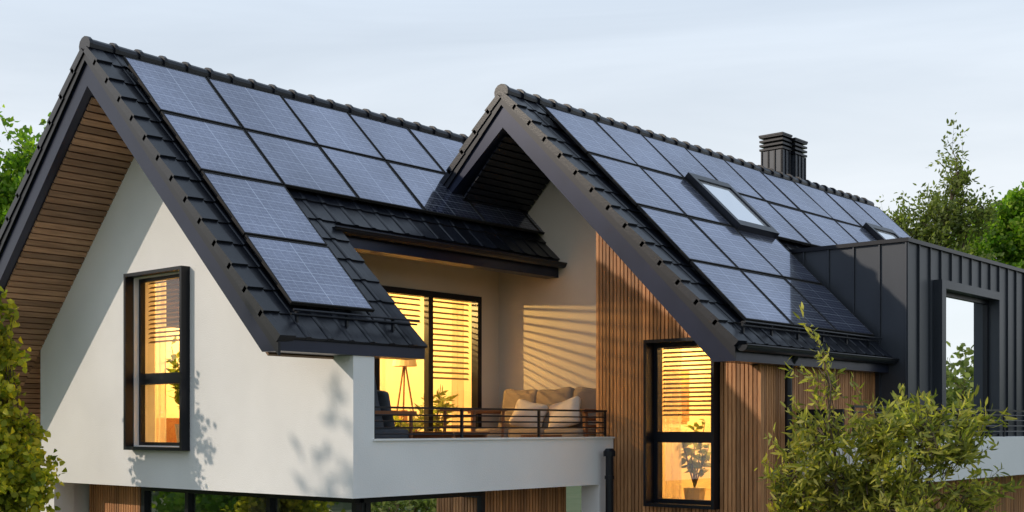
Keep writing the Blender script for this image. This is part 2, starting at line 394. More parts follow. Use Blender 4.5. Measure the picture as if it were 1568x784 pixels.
# ------------------------------------------------------------------ walls of gable A
def topA(x): return ZR-TV-abs(x-A_X)+.05
w=MB()
hx0,hx1,hz0,hz1=-4.46,-3.22,-.24,2.03
w.prism_y([(-7,-.8),(hx0,-.8),(hx0,topA(hx0)),(-7,topA(-7))],0,.32,'stucco')
w.prism_y([(hx1,-.8),(0,-.8),(0,.817),(-.27,.817),(hx1,topA(hx1))],0,.32,'stucco')
w.prism_y([(hx0,hz1),(hx1,hz1),(hx1,topA(hx1)),(A_X,topA(A_X)),(hx0,topA(hx0))],0,.32,'stucco')
w.prism_y([(hx0,-.8),(hx1,-.8),(hx1,hz0),(hx0,hz0)],0,.32,'stucco')
w.box(-7,-6.7,.32,9.5,-3.7,1.2,'stucco')
w.box(-7,-6.6,.0,.32,-3.7,-.8,'stucco')
w.box(-.16,0,.32,4.93,-.8,-.15,'stucco')
w.box(-.19,.03,.30,4.93,-.15,-.128,'stucco')
w.box(-.32,0,4.6,4.93,-3.7,-.8,'stucco')
w.box(-6.7,-.16,.32,5.68,-.8,-.62,'concrete')
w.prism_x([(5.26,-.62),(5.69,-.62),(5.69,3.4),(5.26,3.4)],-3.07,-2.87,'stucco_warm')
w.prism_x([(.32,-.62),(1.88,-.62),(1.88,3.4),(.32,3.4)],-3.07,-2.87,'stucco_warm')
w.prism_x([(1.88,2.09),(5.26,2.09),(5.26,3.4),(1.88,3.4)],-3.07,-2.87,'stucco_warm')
def topB(x): return ZR-TV-B_K*abs(x-B_X)+.05
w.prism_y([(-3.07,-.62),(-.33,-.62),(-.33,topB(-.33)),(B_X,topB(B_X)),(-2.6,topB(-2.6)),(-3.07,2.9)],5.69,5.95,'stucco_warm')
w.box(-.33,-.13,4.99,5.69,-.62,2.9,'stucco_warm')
w.obj('walls',house)

# timber side screen left of the gable wall
sc0=MB()
z=-3.6
while z<.72:
    j=random.uniform(-.003,.003)
    sc0.box(-9.6,-7.02,1.5+j,1.53+j,z,z+.058,'soffit'); z+=.078
for x in (-9.55,-8.3,-7.1): sc0.box(x,x+.06,1.535,1.6,-3.7,.75,'dark')
sc0.box(-9.6,-7.02,1.605,1.62,-3.7,.74,'black')
sc0.obj('slatted_side_screen',house)

# ------------------------------------------------------------------ wood volume B
b=MB()
wx0,wx1,wz0,wz1=.63,1.69,-1.05,1.18
yb=4.99
b.prism_y([(-.33,-3.7),(wx0,-3.7),(wx0,topB(wx0)),(-.33,topB(-.33))],yb,yb+.25,'black')
b.prism_y([(wx1,-3.7),(2.28,-3.7),(2.28,topB(2.28)),(wx1,topB(wx1))],yb,yb+.25,'black')
b.prism_y([(wx0,wz1),(wx1,wz1),(wx1,topB(wx1)),(wx0,topB(wx0))],yb,yb+.25,'black')
b.box(wx0,wx1,yb,yb+.25,-3.7,wz0,'black')
b.box(2.03,2.28,yb+.25,16.0,-3.7,.9,'black')
b.box(-5,2.0,15.8,16.0,-3.7,1.5,'black')
x=-.33; sw,sg=.046,.017
while x<2.32:
    zt=topB(x+sw)-.02
    y0,y1=yb-.035,yb-.003
    j=random.uniform(-.003,.003)
    if x+sw>wx0-.04 and x<wx1+.04:
        b.box(x,x+sw,y0+j,y1,1.22,zt,'wood'); b.box(x,x+sw,y0+j,y1,-3.7,-1.09,'wood')
    else: b.box(x,x+sw,y0+j,y1,-3.7,zt,'wood')
    x+=sw+sg
y=yb+.02
while y<16:
    j=random.uniform(-.003,.003)
    b.box(2.283,2.315+j,y,y+sw,-3.7,.9,'wood'); y+=sw+sg
x=-6.58
while x<-5.2:
    b.box(x,x+sw,.56,.595,-3.7,-.80,'wood'); x+=sw+sg
b.box(-6.6,-5.18,.6,.7,-3.7,-.801,'black')
y=2.86
while y<4.58:
    b.box(-.64,-.605,y,y+sw,-3.7,-.80,'wood'); y+=sw+sg
b.box(-.75,-.645,2.83,4.6,-3.7,-.801,'black')
b.obj('timber_cladding',house)

s=MB()
def soff(s,xr,k,side,s0,s1,y0,y1,pitch=.075,key='soffit'):
    nn=Vector((side*k,0,1)).normalized()
    a=s0
    while a<s1:
        bb=a+pitch*.78
        def P(q,y,h):
            v=Vector((xr+side*q,y,ZR-TV-k*q)); return v-nn*h
        s.hexa([P(a,y0,.03),P(bb,y0,.03),P(bb,y1,.03),P(a,y1,.03)],[P(a,y0,.002),P(bb,y0,.002),P(bb,y1,.002),P(a,y1,.002)],key)
        a+=pitch
soff(s,A_X,A_K,-1,.10,4.25,AF+.12,0.0)
soff(s,A_X,A_K,-1,3.2,4.25,0.0,9.4)
soff(s,A_X,A_K,1,.10,3.5,AF+.12,0.0)
s.obj('soffit_boards',house)
s2=MB()
soff(s2,B_X,B_K,-1,.08,1.2,BF+.12,5.66,key='dark'); soff(s2,B_X,B_K,1,.08,1.0,BF+.12,5.66,key='dark'); soff(s2,B_X,B_K,1,1.0,3.4,BF+.12,4.95,key='dark')
s2.obj('dark_soffit_boards',house)

# ------------------------------------------------------------------ windows
def curtain_mesh(mb,p0,p1,z0,z1,key,amp=.035,wl=.12):
    p0=Vector((*p0,0));p1=Vector((*p1,0)); d=p1-p0; L=d.length; d.normalize(); nrm=Vector((-d.y,d.x,0))
    n=int(L/wl*8); vs=[]
    for i in range(n+1):
        q=p0+d*(L*i/n)+nrm*(amp*math.sin(2*math.pi*i/8)+.3*amp*math.sin(i*.37))
        vs+=[(q.x,q.y,z0),(q.x,q.y,z1)]
    mb.add(vs,[(2*i,2*i+2,2*i+3,2*i+1) for i in range(n)],key)
def window_y(name,x0,x1,z0,z1,yw,zm,blind_to,proj=.13,depth=.2,cur='curtain',gk='glass'):
    m=MB(); t=.045
    ya,ybk=yw-proj,yw+depth
    m.box(x0,x0+t,ya,ybk,z0,z1,'dark'); m.box(x1-t,x1,ya,ybk,z0,z1,'dark')
    m.box(x0+t,x1-t,ya,ybk,z1-t,z1,'dark'); m.box(x0+t,x1-t,ya,ybk,z0,z0+t,'dark')
    f=.06; a,bq=x0+t,x1-t; yf=yw+.07
    m.box(a,a+f,yf,yf+.07,z0+t,z1-t,'dark'); m.box(bq-f,bq,yf,yf+.07,z0+t,z1-t,'dark')
    m.box(a+f,bq-f,yf,yf+.07,z1-t-f,z1-t,'dark'); m.box(a+f,bq-f,yf,yf+.07,z0+t,z0+t+f,'dark')
    m.box(a+f,bq-f,yf-.005,yf+.075,zm-.075,zm+.075,'dark')
    m.add([(a+f,yf+.035,z0+t+f),(bq-f,yf+.035,z0+t+f),(bq-f,yf+.035,z1-t-f),(a+f,yf+.035,z1-t-f)],[(0,1,2,3)],gk)
    z=z1-t-f-.02
    while z>blind_to:
        m.hexa([(a+f,yf+.12,z),(bq-f,yf+.12,z),(bq-f,yf+.155,z+.024),(a+f,yf+.155,z+.024)],[(a+f,yf+.12,z+.006),(bq-f,yf+.12,z+.006),(bq-f,yf+.155,z+.030),(a+f,yf+.155,z+.030)],'blind')
        z-=.062
    m.obj(name,house,recalc=True)
    cm=MB()
    curtain_mesh(cm,(x0-.25,yf+.26),(x0+.34,yf+.26),z0,z1,cur); curtain_mesh(cm,(x1-.32,yf+.26),(x1-.06,yf+.26),z0,z1,cur)
    cm.obj('curtains',house,recalc=False)
window_y('gable_window',-4.52,-3.16,-.30,2.09,0.0,.66,1.15)
window_y('timber_wall_window',.59,1.73,-1.09,1.22,yb-.035,-.13,.12,gk='glass_b')

d=MB(); X=-2.93
d.box(X-.06,X+.08,1.88,5.26,2.0,2.09,'dark'); d.box(X-.06,X+.08,1.88,1.96,-.62,2.0,'dark'); d.box(X-.06,X+.08,5.17,5.26,-.62,2.0,'dark'); d.box(X-.06,X+.08,1.96,5.17,-.62,-.55,'dark')
for y in (3.02,4.13): d.box(X-.04,X+.06,y-.05,y+.05,-.55,2.0,'dark')
d.add([(X+.01,1.96,-.55),(X+.01,5.17,-.55),(X+.01,5.17,2.0),(X+.01,1.96,2.0)],[(0,1,2,3)],'glass')
def blindx(y0,y1,zt,zb_):
    z=zt
    while z>zb_:
        d.hexa([(X-.10,y0,z),(X-.10,y1,z),(X-.135,y1,z+.028),(X-.135,y0,z+.028)],[(X-.10,y0,z+.006),(X-.10,y1,z+.006),(X-.135,y1,z+.034),(X-.135,y0,z+.034)],'blind'); z-=.085
blindx(4.19,5.16,1.95,.75); blindx(3.08,4.07,1.95,1.55); blindx(1.97,2.97,1.95,.75)
d.obj('terrace_sliding_door',house)
cm=MB(); curtain_mesh(cm,(-3.3,1.9),(-3.3,2.6),-.6,2.1,'curtain'); curtain_mesh(cm,(-3.3,5.05),(-3.3,5.35),-.6,2.1,'curtain'); curtain_mesh(cm,(-3.25,3.2),(-3.25,3.55),-.6,2.1,'curtain'); cm.obj('door_curtains',house,recalc=False)

l=MB()
l.box(-5.18,-.60,.56,.66,-.90,-.80,'dark'); l.box(-5.18,-5.10,.56,.66,-3.7,-.9,'dark')
for x in (-4.1,-2.3,-.66): l.box(x,x+.08,.56,.66,-3.7,-.9,'dark')
l.box(-.66,-.56,.67,2.83,-.90,-.80,'dark')
for y in (.70,2.75): l.box(-.66,-.56,y,y+.08,-3.7,-.9,'dark')
l.add([(-5.1,.62,-3.7),(-.6,.62,-3.7),(-.6,.62,-.9),(-5.1,.62,-.9)],[(0,1,2,3)],'glass_dark')
l.add([(-.6,.62,-3.7),(-.6,2.8,-3.7),(-.6,2.8,-.9),(-.6,.62,-.9)],[(0,1,2,3)],'glass_dark')
l.box(-6.7,-.7,3.4,3.6,-3.7,-.8,'roomwall')
l.obj('ground_floor_glazing',house)
cm=MB()
curtain_mesh(cm,(-5.0,.95),(-4.3,.95),-3.6,-.85,'curtain_w'); curtain_mesh(cm,(-3.2,.95),(-2.5,.95),-3.6,-.85,'curtain_w'); curtain_mesh(cm,(-.95,1.0),(-.95,1.5),-3.6,-.85,'curtain_w'); curtain_mesh(cm,(-.95,2.2),(-.95,2.8),-3.6,-.85,'curtain_w')
cm.obj('ground_floor_curtains',house,recalc=False)

r=MB()
r.box(-6.69,-3.08,.33,5.6,-.615,-.58,'roomfloor'); r.box(-6.69,-3.08,.33,5.6,2.35,2.42,'roomwall')
r.box(-6.69,-6.6,.33,5.6,-.58,2.35,'roomwall'); r.box(-6.6,-3.08,5.5,5.6,-.58,2.35,'roomwall')
r.box(-6.55,-6.1,1.2,3.6,-.58,.15,'furn'); r.box(-6.59,-6.56,2.5,3.4,.6,1.6,'dark'); r.box(-6.555,-6.55,2.55,3.35,.65,1.55,'art')
r.box(-5.2,-4.6,5.1,5.48,-.58,.05,'furn')
r.box(-6.5,-5.9,4.0,5.2,-.58,.2,'pot')
for i in range(6): r.box(-5.15+i*.09,-5.09+i*.09,5.2,5.35,.05,.22+.04*(i%3),'art')
r.box(-.1,2.02,5.26,8.2,-1.2,-1.15,'roomfloor'); r.box(-.1,2.02,5.26,8.2,1.5,1.55,'roomwall')
r.box(-.2,-.1,5.26,8.2,-1.2,1.55,'roomwall'); r.box(1.95,2.02,5.26,8.2,-1.15,1.5,'roomwall'); r.box(-.1,1.95,8.1,8.2,-1.15,1.5,'roomwall')
r.box(-.09,-.06,6.2,7.0,.1,.9,'art')
r.obj('interior_rooms',house)

# ------------------------------------------------------------------ dormer box
dm=MB()
dy0,dy1,dx1,dzt=8.48,16.0,2.81,2.78
wy0,wy1,wz_0,wz_1=9.58,12.0,-.10,2.20
dm.box(-.2,dx1,dy0,dy0+.2,-.15,dzt,'seam')
dm.box(dx1-.2,dx1,dy0+.2,wy0,-.15,dzt,'seam'); dm.box(dx1-.2,dx1,wy1,dy1,-.15,dzt,'seam')
dm.box(dx1-.2,dx1,wy0,wy1,wz_1,dzt,'seam'); dm.box(-.2,dx1-.2,dy0+.2,dy1,dzt-.2,dzt,'seam'); dm.box(-.2,dx1-.2,dy1-.2,dy1,-.15,dzt-.2,'seam')
dm.box(-.25,dx1+.05,dy0-.05,dy1,dzt,dzt+.06,'dark')
x=dx1
while x>.3:
    dm.box(x-.012,x+.012,dy0-.03,dy0-.001,-.15,dzt-.002,'seam'); x-=.42
y=dy0+.0
while y<dy1:
    if not (wy0-.15<y<wy1+.15): dm.box(dx1+.001,dx1+.03,y-.012,y+.012,-.15,dzt-.002,'seam')
    else: dm.box(dx1+.001,dx1+.03,y-.012,y+.012,wz_1+.12,dzt-.002,'seam')
    y+=.42
pr=.14
dm.box(dx1-.1,dx1+pr,wy0-.10,wy0-.002+.06,wz_0,wz_1+.1,'seam'); dm.box(dx1-.1,dx1+pr,wy1-.06,wy1+.10,wz_0,wz_1+.1,'seam'); dm.box(dx1-.1,dx1+pr,wy0+.06,wy1-.06,wz_1-.03,wz_1+.1,'seam')
dm.box(dx1-.12,dx1-.04,wy0+.06,wy0+.13,wz_0,wz_1-.03,'dark'); dm.box(dx1-.12,dx1-.04,wy1-.13,wy1-.06,wz_0,wz_1-.03,'dark'); dm.box(dx1-.12,dx1-.04,wy0+.13,wy1-.13,wz_1-.1,wz_1-.03,'dark')
dm.add([(dx1-.08,wy0+.13,wz_0),(dx1-.08,wy1-.13,wz_0),(dx1-.08,wy1-.13,wz_1-.1),(dx1-.08,wy0+.13,wz_1-.1)],[(0,1,2,3)],'glass_dark')
dm.box(.9,.95,dy0+.2,dy1-.2,-.15,dzt-.2,'roomwall'); dm.box(.95,dx1-.2,dy0+.2,dy1-.2,-.15,-.12,'roomfloor')
dm.obj('dormer_box',house)
cm=MB(); curtain_mesh(cm,(dx1-.35,wy1-.75),(dx1-.35,wy1+.1),-.1,2.2,'curtain_w'); curtain_mesh(cm,(dx1-.35,wy0-.1),(dx1-.35,wy0+.35),-.1,2.2,'curtain_w'); cm.obj('dormer_curtains',house,recalc=False)

bal=MB()
bal.box(2.32,3.2,6.0,17,-.8,-.15,'stucco')
bal.box(2.32,3.0,6.0,6.05,-.15,.25,'dark')
bal.obj('balcony_slab',house)
rb=MB()
for i,z in enumerate((-.06,.03,.12,.21)): rb.tube((3.12,6.05,z),(3.12,17,z),.010,.010,'dark',6)
rb.box(3.09,3.15,6.02,17,.27,.30,'dark')
y=6.05
while y<17: rb.box(3.105,3.135,y,y+.03,-.15,.27,'dark'); y+=1.4
rb.obj('balcony_railing')
rb=MB()
for z in (-.075,-.0,.075,.15,): rb.tube((-.08,.33,z),(-.08,4.86,z),.010,.010,'dark',8)
rb.box(-.10,-.06,.33,4.86,.225,.25,'dark')
for y in (.36,1.85,3.35,4.82): rb.box(-.095,-.065,y,y+.03,-.128,.225,'dark')
rb.tube((-.08,4.84,.235),(-.3,4.93,.235),.012,.012,'dark',6)
rb.obj('terrace_railing')

# ------------------------------------------------------------------ furniture
def cushion(mb,cx,cy,cz,sx,sy,sz,rot,key,e=.45,n=14,pinch=0.):
    Rm=Euler(rot).to_matrix(); vs=[];fs=[]
    def f(w,m): return math.copysign(abs(w)**m,w)
    m=n*2
    for i in range(n+1):
        v=-math.pi/2+math.pi*i/n
        for j in range(m):
            u=-math.pi+2*math.pi*j/m
            X_=f(math.cos(v),e)*f(math.cos(u),e); Y_=f(math.cos(v),e)*f(math.sin(u),e); Z_=f(math.sin(v),e)
            if pinch:
                edge=max(abs(X_),abs(Z_)); Y_*= (1-pinch*edge**4)
                k=1+.10*abs(X_*Z_)-.05; X_*=k; Z_*=k
            p=Rm@Vector((sx*X_,sy*Y_,sz*Z_)); vs.append((cx+p.x,cy+p.y,cz+p.z))
    for i in range(n):
        for j in range(m): fs.append((i*m+j,i*m+(j+1)%m,(i+1)*m+(j+1)%m,(i+1)*m+j))
    mb.add(vs,fs,key)
FZ=-.62
sofa=empty('outdoor_sofa')
sf=MB()
for x in (-2.62,-1.5,-.42):
    sf.box(x,x+.06,4.75,4.81,FZ,.22 if x!=-1.5 else -.2,'furn'); sf.box(x,x+.06,5.45,5.51,FZ,.22,'furn')
sf.box(-2.62,-.36,4.75,5.5,-.30,-.22,'furn')
sf.box(-2.64,-2.55,4.70,5.5,.22,.27,'furn'); sf.box(-.43,-.34,4.70,5.5,.22,.27,'furn')
for z in (-.1,.0,.1): sf.box(-.405,-.38,4.8,5.46,z,z+.04,'furn')
sf.obj('frame',sofa,bevel=.008)
sc=MB()
for i in range(3):
    cx=-2.17+i*.71
    cushion(sc,cx,5.05,-.12,.352,.40,.11,(0,0,0),'sofa',.22)
    cushion(sc,cx,5.42,.27,.35,.13,.33,(R(-12),R(random.uniform(-4,4)),0),'sofa',.25,pinch=.3)
cushion(sc,-1.66,5.02,.19,.27,.11,.22,(R(-26),R(12),R(14)),'cushion',.30,pinch=.75)
cushion(sc,-.98,5.04,.20,.28,.11,.23,(R(-26),R(-16),R(6)),'cushion',.30,pinch=.75)
cushion(sc,-1.36,5.22,.14,.23,.08,.2,(R(-20),R(12),R(0)),'sofa',.3,pinch=.7)
sc.obj('cushions',sofa,smooth=True)
ac=empty('armchair')
a=MB()
for (x,y) in ((-1.45,.95),(-.75,.95),(-1.45,1.65),(-.75,1.65)): a.tube((x,y,FZ),(x*.98-.03,y,.18),.022,.025,'furn',8)
for x in (-1.45,-.75): a.box(x-.04,x+.04,.9,1.7,.17,.21,'furn')
a.box(-1.45,-.75,1.0,1.65,-.3,-.24,'furn')
a.obj('frame',ac)
a=MB(); cushion(a,-1.1,1.32,-.12,.33,.36,.11,(0,0,0),'grey',.25); cushion(a,-1.1,1.05,.33,.33,.12,.42,(R(14),0,0),'grey',.28,pinch=.3); cushion(a,-1.05,1.34,.24,.24,.10,.26,(R(22),R(8),0),'grey',.3,pinch=.7)
a.obj('cushions',ac,smooth=True)
ac2=empty('lounge_chair')
a=MB()
for (x,y) in ((-1.5,3.0),(-.95,3.0),(-1.5,3.6),(-.95,3.6)): a.tube((x,y,FZ),(x,y+.03,.24),.024,.022,'furn',8)
for x in (-1.5,-.95): a.box(x-.035,x+.035,2.95,3.68,.23,.27,'furn')
a.box(-1.5,-.95,3.0,3.65,-.28,-.24,'furn'); a.tube((-1.5,3.0,.16),(-.95,3.0,.16),.02,.02,'furn'); a.tube((-1.5,3.0,.02),(-.95,3.0,.02),.016,.016,'furn')
a.obj('frame',ac2)
a=MB(); cushion(a,-1.22,3.32,-.17,.26,.32,.07,(0,0,0),'sofa',.25); a.obj('seat',ac2,smooth=True)
for nm,(x0,x1,y0,y1,zt) in (('coffee_table',(-1.25,-.35,2.0,2.7,-.05)),('side_table',(-.9,-.5,3.95,4.4,-.10))):
    cte=MB()
    n=5; wd=(x1-x0)/n
    for i in range(n): cte.box(x0+i*wd,x0+(i+1)*wd-.012,y0,y1,zt-.035,zt,'furn')
    for x in (x0+.05,x1-.05):
        for y in (y0+.05,y1-.05): cte.tube((x,y,zt-.035),(x+(.04 if x>x0+.1 else -.04),y,FZ),.022,.016,'furn',8)
    cte.box(x0+.03,x1-.03,y0+.03,y0+.06,zt-.09,zt-.036,'furn'); cte.box(x0+.03,x1-.03,y1-.06,y1-.03,zt-.09,zt-.036,'furn')
    cte.obj(nm)
tl=MB()
tp=Vector((-3.75,4.42,.98))
for k in range(3):
    an=k*2.094+.4; tl.tube((tp.x+.02*math.cos(an),tp.y+.02*math.sin(an),tp.z),(tp.x+.30*math.cos(an),tp.y+.30*math.sin(an),-.58),.014,.014,'furn',8)
q=16; vs=[(tp.x+.2*math.cos(2*math.pi*i/q),tp.y+.2*math.sin(2*math.pi*i/q),tp.z) for i in range(q)]+[(tp.x+.14*math.cos(2*math.pi*i/q),tp.y+.14*math.sin(2*math.pi*i/q),tp.z+.3) for i in range(q)]
tl.add(vs,[(i,(i+1)%q,(i+1)%q+q,i+q) for i in range(q)],'shade'); tl.obj('tripod_floor_lamp')

# ------------------------------------------------------------------ vegetation
def leaf_mesh(name,P,D,L,W,key,parent):
    n=len(P)
    D=D/np.linalg.norm(D,axis=1,keepdims=True)
    rnd=np.random.normal(size=(n,3)); S=np.cross(D,rnd); S/= (np.linalg.norm(S,axis=1,keepdims=True)+1e-9)
    Nn=np.cross(D,S)
    l=L*np.random.uniform(.65,1.25,(n,1)); w=W*np.random.uniform(.7,1.2,(n,1))
    fold=Nn*w*.25
    V=np.empty((n,6,3))
    V[:,0]=P; V[:,1]=P+D*l*.35+S*w*.5+fold; V[:,2]=P+D*l*.72+S*w*.36+fold*.7-Nn*l*.05; V[:,3]=P+D*l-Nn*l*.12; V[:,4]=P+D*l*.72-S*w*.36+fold*.7-Nn*l*.05; V[:,5]=P+D*l*.35-S*w*.5+fold
    me=bpy.data.meshes.new(name); me.vertices.add(n*6); me.vertices.foreach_set('co',V.reshape(-1))
    me.loops.add(n*6); me.loops.foreach_set('vertex_index',np.arange(n*6,dtype=np.int32))
    me.polygons.add(n); me.polygons.foreach_set('loop_start',np.arange(0,n*6,6,dtype=np.int32))
    me.materials.append(M[key]); me.update(calc_edges=True); me.validate()
    o=bpy.data.objects.new(name,me); scene.collection.objects.link(o); o.parent=parent
def make_tree(name,base,blobs,n_tw,lpt,L,W,key,tl=.5,tr=.08,up=.3,spread=.12,leafdir=.9,rag=.0):
    e=empty(name); mb=MB(); base=Vector(base)
    tot=Vector((0,0,0))
    for bb in blobs: tot+=Vector(bb[:3])
    cen=tot/len(blobs); zmin=min(bb[2]-bb[5] for bb in blobs)
    fork=base.lerp(Vector((cen.x,cen.y,max(zmin,base.z+.5*(cen.z-base.z)))),.85)
    pts=[]
    def limb(a,b2,r0,r1,n=7,wob=.06):
        prev=a; L_=(b2-a).length
        for i in range(1,n+1):
            t=i/n; p=a.lerp(b2,t)+Vector((random.uniform(-1,1),random.uniform(-1,1),random.uniform(-.5,.5)))*wob*L_*(0 if i==n else 1)*.5
            p.z+= math.sin(t*math.pi)*.06*L_
            mb.tube(prev,p,r0+(r1-r0)*(i-1)/n,r0+(r1-r0)*t,'bark',7,False); pts.append(p.copy()); prev=p
    limb(base,fork,tr,tr*.75,6,.04)
    for bb in blobs:
        c_=Vector(bb[:3]); topp=c_+Vector((0,0,bb[5]*.55))
        limb(fork,topp,tr*.5,tr*.10)
        for k in range(5):
            q=c_+Vector((random.uniform(-.65,.65)*bb[3],random.uniform(-.65,.65)*bb[4],random.uniform(-.5,.7)*bb[5]))
            st=random.choice(pts[-12:]); limb(st,q,tr*.22,tr*.06,5,.08)
    PA=np.array([tuple(p) for p in pts[4:]])
    vol=np.array([bb[3]*bb[4]*bb[5] for bb in blobs])**.75; vol/=vol.sum()
    LP=[];LD=[]
    for _ in range(n_tw):
        bb=blobs[np.random.choice(len(blobs),p=vol)]
        v=np.random.normal(size=3); v/=np.linalg.norm(v); rr=random.random()**.42*random.uniform(.85,1.18)
        if rag and random.random()<rag: rr*=random.uniform(1.15,1.6)
        p=np.array(bb[:3])+v*np.array(bb[3:6])*rr
        i=np.argmin(((PA-p)**2).sum(1)); st=PA[i]; dv=p-st; dl=np.linalg.norm(dv)+1e-6
        dv=dv/dl+np.array([0,0,up])+np.random.normal(size=3)*.25; dv/=np.linalg.norm(dv)
        ln=tl*random.uniform(.6,1.3); q0=p-dv*ln*.5; q1=p+dv*ln*.5
        if dl<tl*4: mb.tube(tuple(st),tuple(q0),tr*.06+.002,.004,'bark',4,False)
        mb.tube(tuple(q0),tuple(q1),.004+tr*.02,.0015,'bark',3,False)
        tt=np.random.uniform(.0,1.05,lpt)[:,None]
        pp=q0+(q1-q0)*tt+np.random.normal(size=(lpt,3))*spread*tl*.35
        dd=dv*leafdir*.7+np.random.normal(size=(lpt,3))*.55+np.array([0,0,-.1])
        LP.append(pp);LD.append(dd)
    mb.obj('branches',e,recalc=False,smooth=True)
    leaf_mesh('foliage',np.vstack(LP),np.vstack(LD),L,W,key,e)
    return e
ux,uy=.754,.657
def bl(c,o,dd,z,ra,rz):
    return (c[0]+o*ux-dd*uy,c[1]+o*uy+dd*ux,z,ra*.9,ra*.9,rz)
c0=(4.75,2.95)
make_tree('olive_tree',(4.8,2.9,GZ),[bl(c0,-.45,0,.50,.12,.55),bl(c0,-.50,0,-.25,.28,.5),bl(c0,-.85,.1,-.45,.16,.4),bl(c0,-.75,.1,-.85,.28,.35),bl(c0,-.2,.1,-.75,.38,.5),bl(c0,.15,0,-.1,.28,.42),bl(c0,.60,-.1,-.18,.36,.42),bl(c0,1.05,.1,-.15,.22,.34),bl(c0,.3,.1,-.95,.75,.5),bl(c0,-.85,0,-1.25,.25,.3),bl(c0,.0,.3,-1.6,.9,.6),bl(c0,1.15,0,-.75,.22,.25)],680,24,.125,.032,'leaf_olive',tl=.50,tr=.055,up=.8,spread=.12,rag=.15)
c1=(-4.75,-1.62)
make_tree('climbing_vine_bush',(-5.1,-1.9,GZ),[bl(c1,-.38,0,1.45,.26,.50),bl(c1,-.25,0,.5,.34,.7),bl(c1,-.12,0,-.7,.40,.7),bl(c1,.12,0,-.62,.40,.26),bl(c1,-.9,0,.5,.6,1.3),bl(c1,-.3,0,-1.5,.7,.6),bl(c1,-.12,.0,1.05,.22,.22),bl(c1,.0,0,.0,.3,.25)],760,20,.10,.088,'leaf_ivy',tl=.38,tr=.05,up=-.3,spread=.35,rag=.22)
c2=(-21.0,7.0)
make_tree('deciduous_tree',(-21.5,7,GZ),[bl(c2,.3,0,6.2,1.1,1.7),bl(c2,-1.2,0,5.2,1.6,2.0),bl(c2,.2,.5,3.8,1.6,1.8),bl(c2,-2.5,0,6.0,1.6,2.2),bl(c2,-1,.0,1.5,2.6,2.2)],1500,28,.19,.12,'leaf_green',tl=.8,tr=.2,up=.3,spread=.35,rag=.12)
c3=(-7.7,34.4)
make_tree('slender_tree',(-7.7,34.4,GZ),[bl(c3,-1.2,0,7.0,.8,.9),bl(c3,0,0,7.2,1.0,1.1),bl(c3,1.1,0,9.0,.40,1.4),bl(c3,1.0,0,7.6,1.0,.9),bl(c3,.2,0,5.6,2.0,1.2),bl(c3,-1.6,0,6.2,.8,.9),bl(c3,2.0,0,7.6,.5,.7)],620,22,.19,.085,'leaf_dark',tl=.9,tr=.16,up=.9,spread=.35,rag=.15)
c4=(-6.5,39.3)
make_tree('deciduous_tree',(-6.5,39.3,GZ),[bl(c4,.2,0,7.4,1.5,1.5),bl(c4,1.6,0,7.6,1.6,1.7),bl(c4,-1.6,0,6.3,1.5,1.3),bl(c4,3.4,0,6.2,1.8,1.8),bl(c4,.5,0,4.2,3.4,1.8)],1500,30,.23,.15,'leaf_green',tl=.9,tr=.22,up=.3,spread=.35,rag=.12)
make_tree('deciduous_tree',(-9.5,-13,GZ),[(-9.5,-13,3.2,2.6,2.6,2.4),(-7.5,-12.2,2.2,1.8,1.8,1.8),(-11.4,-13.4,2.2,2.2,2.2,2.0),(-9.2,-12.5,5.2,1.6,1.6,1.6)],420,22,.24,.15,'leaf_green',tl=1.0,tr=.2,up=.3,spread=.4)
make_tree('deciduous_tree',(-17,-10,GZ),[(-17,-10,-.6,2.8,2.8,2.2),(-15.2,-9.0,-1.4,2.0,2.0,1.8),(-18.5,-11,-.8,2.4,2.4,2.4)],420,22,.26,.16,'leaf_green',tl=1.0,tr=.2,up=.3,spread=.4)
make_tree('deciduous_tree',(11.3,32.8,GZ),[(11.3,32.8,.4,2.0,2.0,2.0),(13,33,-.6,1.8,1.8,1.8),(9.6,33,-.9,1.8,1.8,1.6)],360,22,.26,.16,'leaf_dark',tl=1.0,tr=.2,up=.3,spread=.4)
make_tree('garden_shrub',(14,16,GZ),[(14,16,-2.0,2.2,2.2,1.6),(12.4,17.5,-2.3,1.6,1.6,1.3),(16,14.5,-2.2,1.8,1.8,1.4)],380,20,.22,.10,'leaf_dark',tl=.9,tr=.1,up=.4,spread=.4,rag=.15)
def houseplant(x,y,z0,h,n=9,key='leaf_dark',rad=.22,L=.15,W=.07,lean=0):
    e=MB(); q=12
    vs=[(x+.12*math.cos(2*math.pi*i/q),y+.12*math.sin(2*math.pi*i/q),z0) for i in range(q)]+[(x+.16*math.cos(2*math.pi*i/q),y+.16*math.sin(2*math.pi*i/q),z0+.3) for i in range(q)]
    e.add(vs,[(i,(i+1)%q,(i+1)%q+q,i+q) for i in range(q)]+[tuple(range(q,2*q))],'pot')
    root=empty('potted_plant')
    if z0>-.5 and y<1: e.box(x-.2,x+.2,y-.18,y+.18,-.58,z0-.002,'furn')
    e.obj('pot',root)
    m=MB(); LP=[];LD=[]
    for k in range(n):
        an=random.uniform(0,6.28); top=Vector((x+math.cos(an)*rad,y+math.sin(an)*rad,z0+.3+h*random.uniform(.5,1)))
        m.tube((x,y,z0+.3),top,.012,.005,'bark',5,False)
        for _ in range(16):
            t_=random.uniform(.35,1.05); p=Vector((x,y,z0+.3)).lerp(top,t_)
            LP.append(tuple(p)); LD.append((random.uniform(-1,1),random.uniform(-1,1),random.uniform(-.5,.7)))
    m.obj('stems',root,recalc=False); leaf_mesh('leaves',np.array(LP),np.array(LD),L,W,key,root)
houseplant(-4.12,.60,-.25,1.25,9); houseplant(.92,5.62,-1.15,.95,8); houseplant(-3.45,4.78,-.58,.85,10,L=.25,W=.05); houseplant(-3.5,2.75,-.58,1.2)
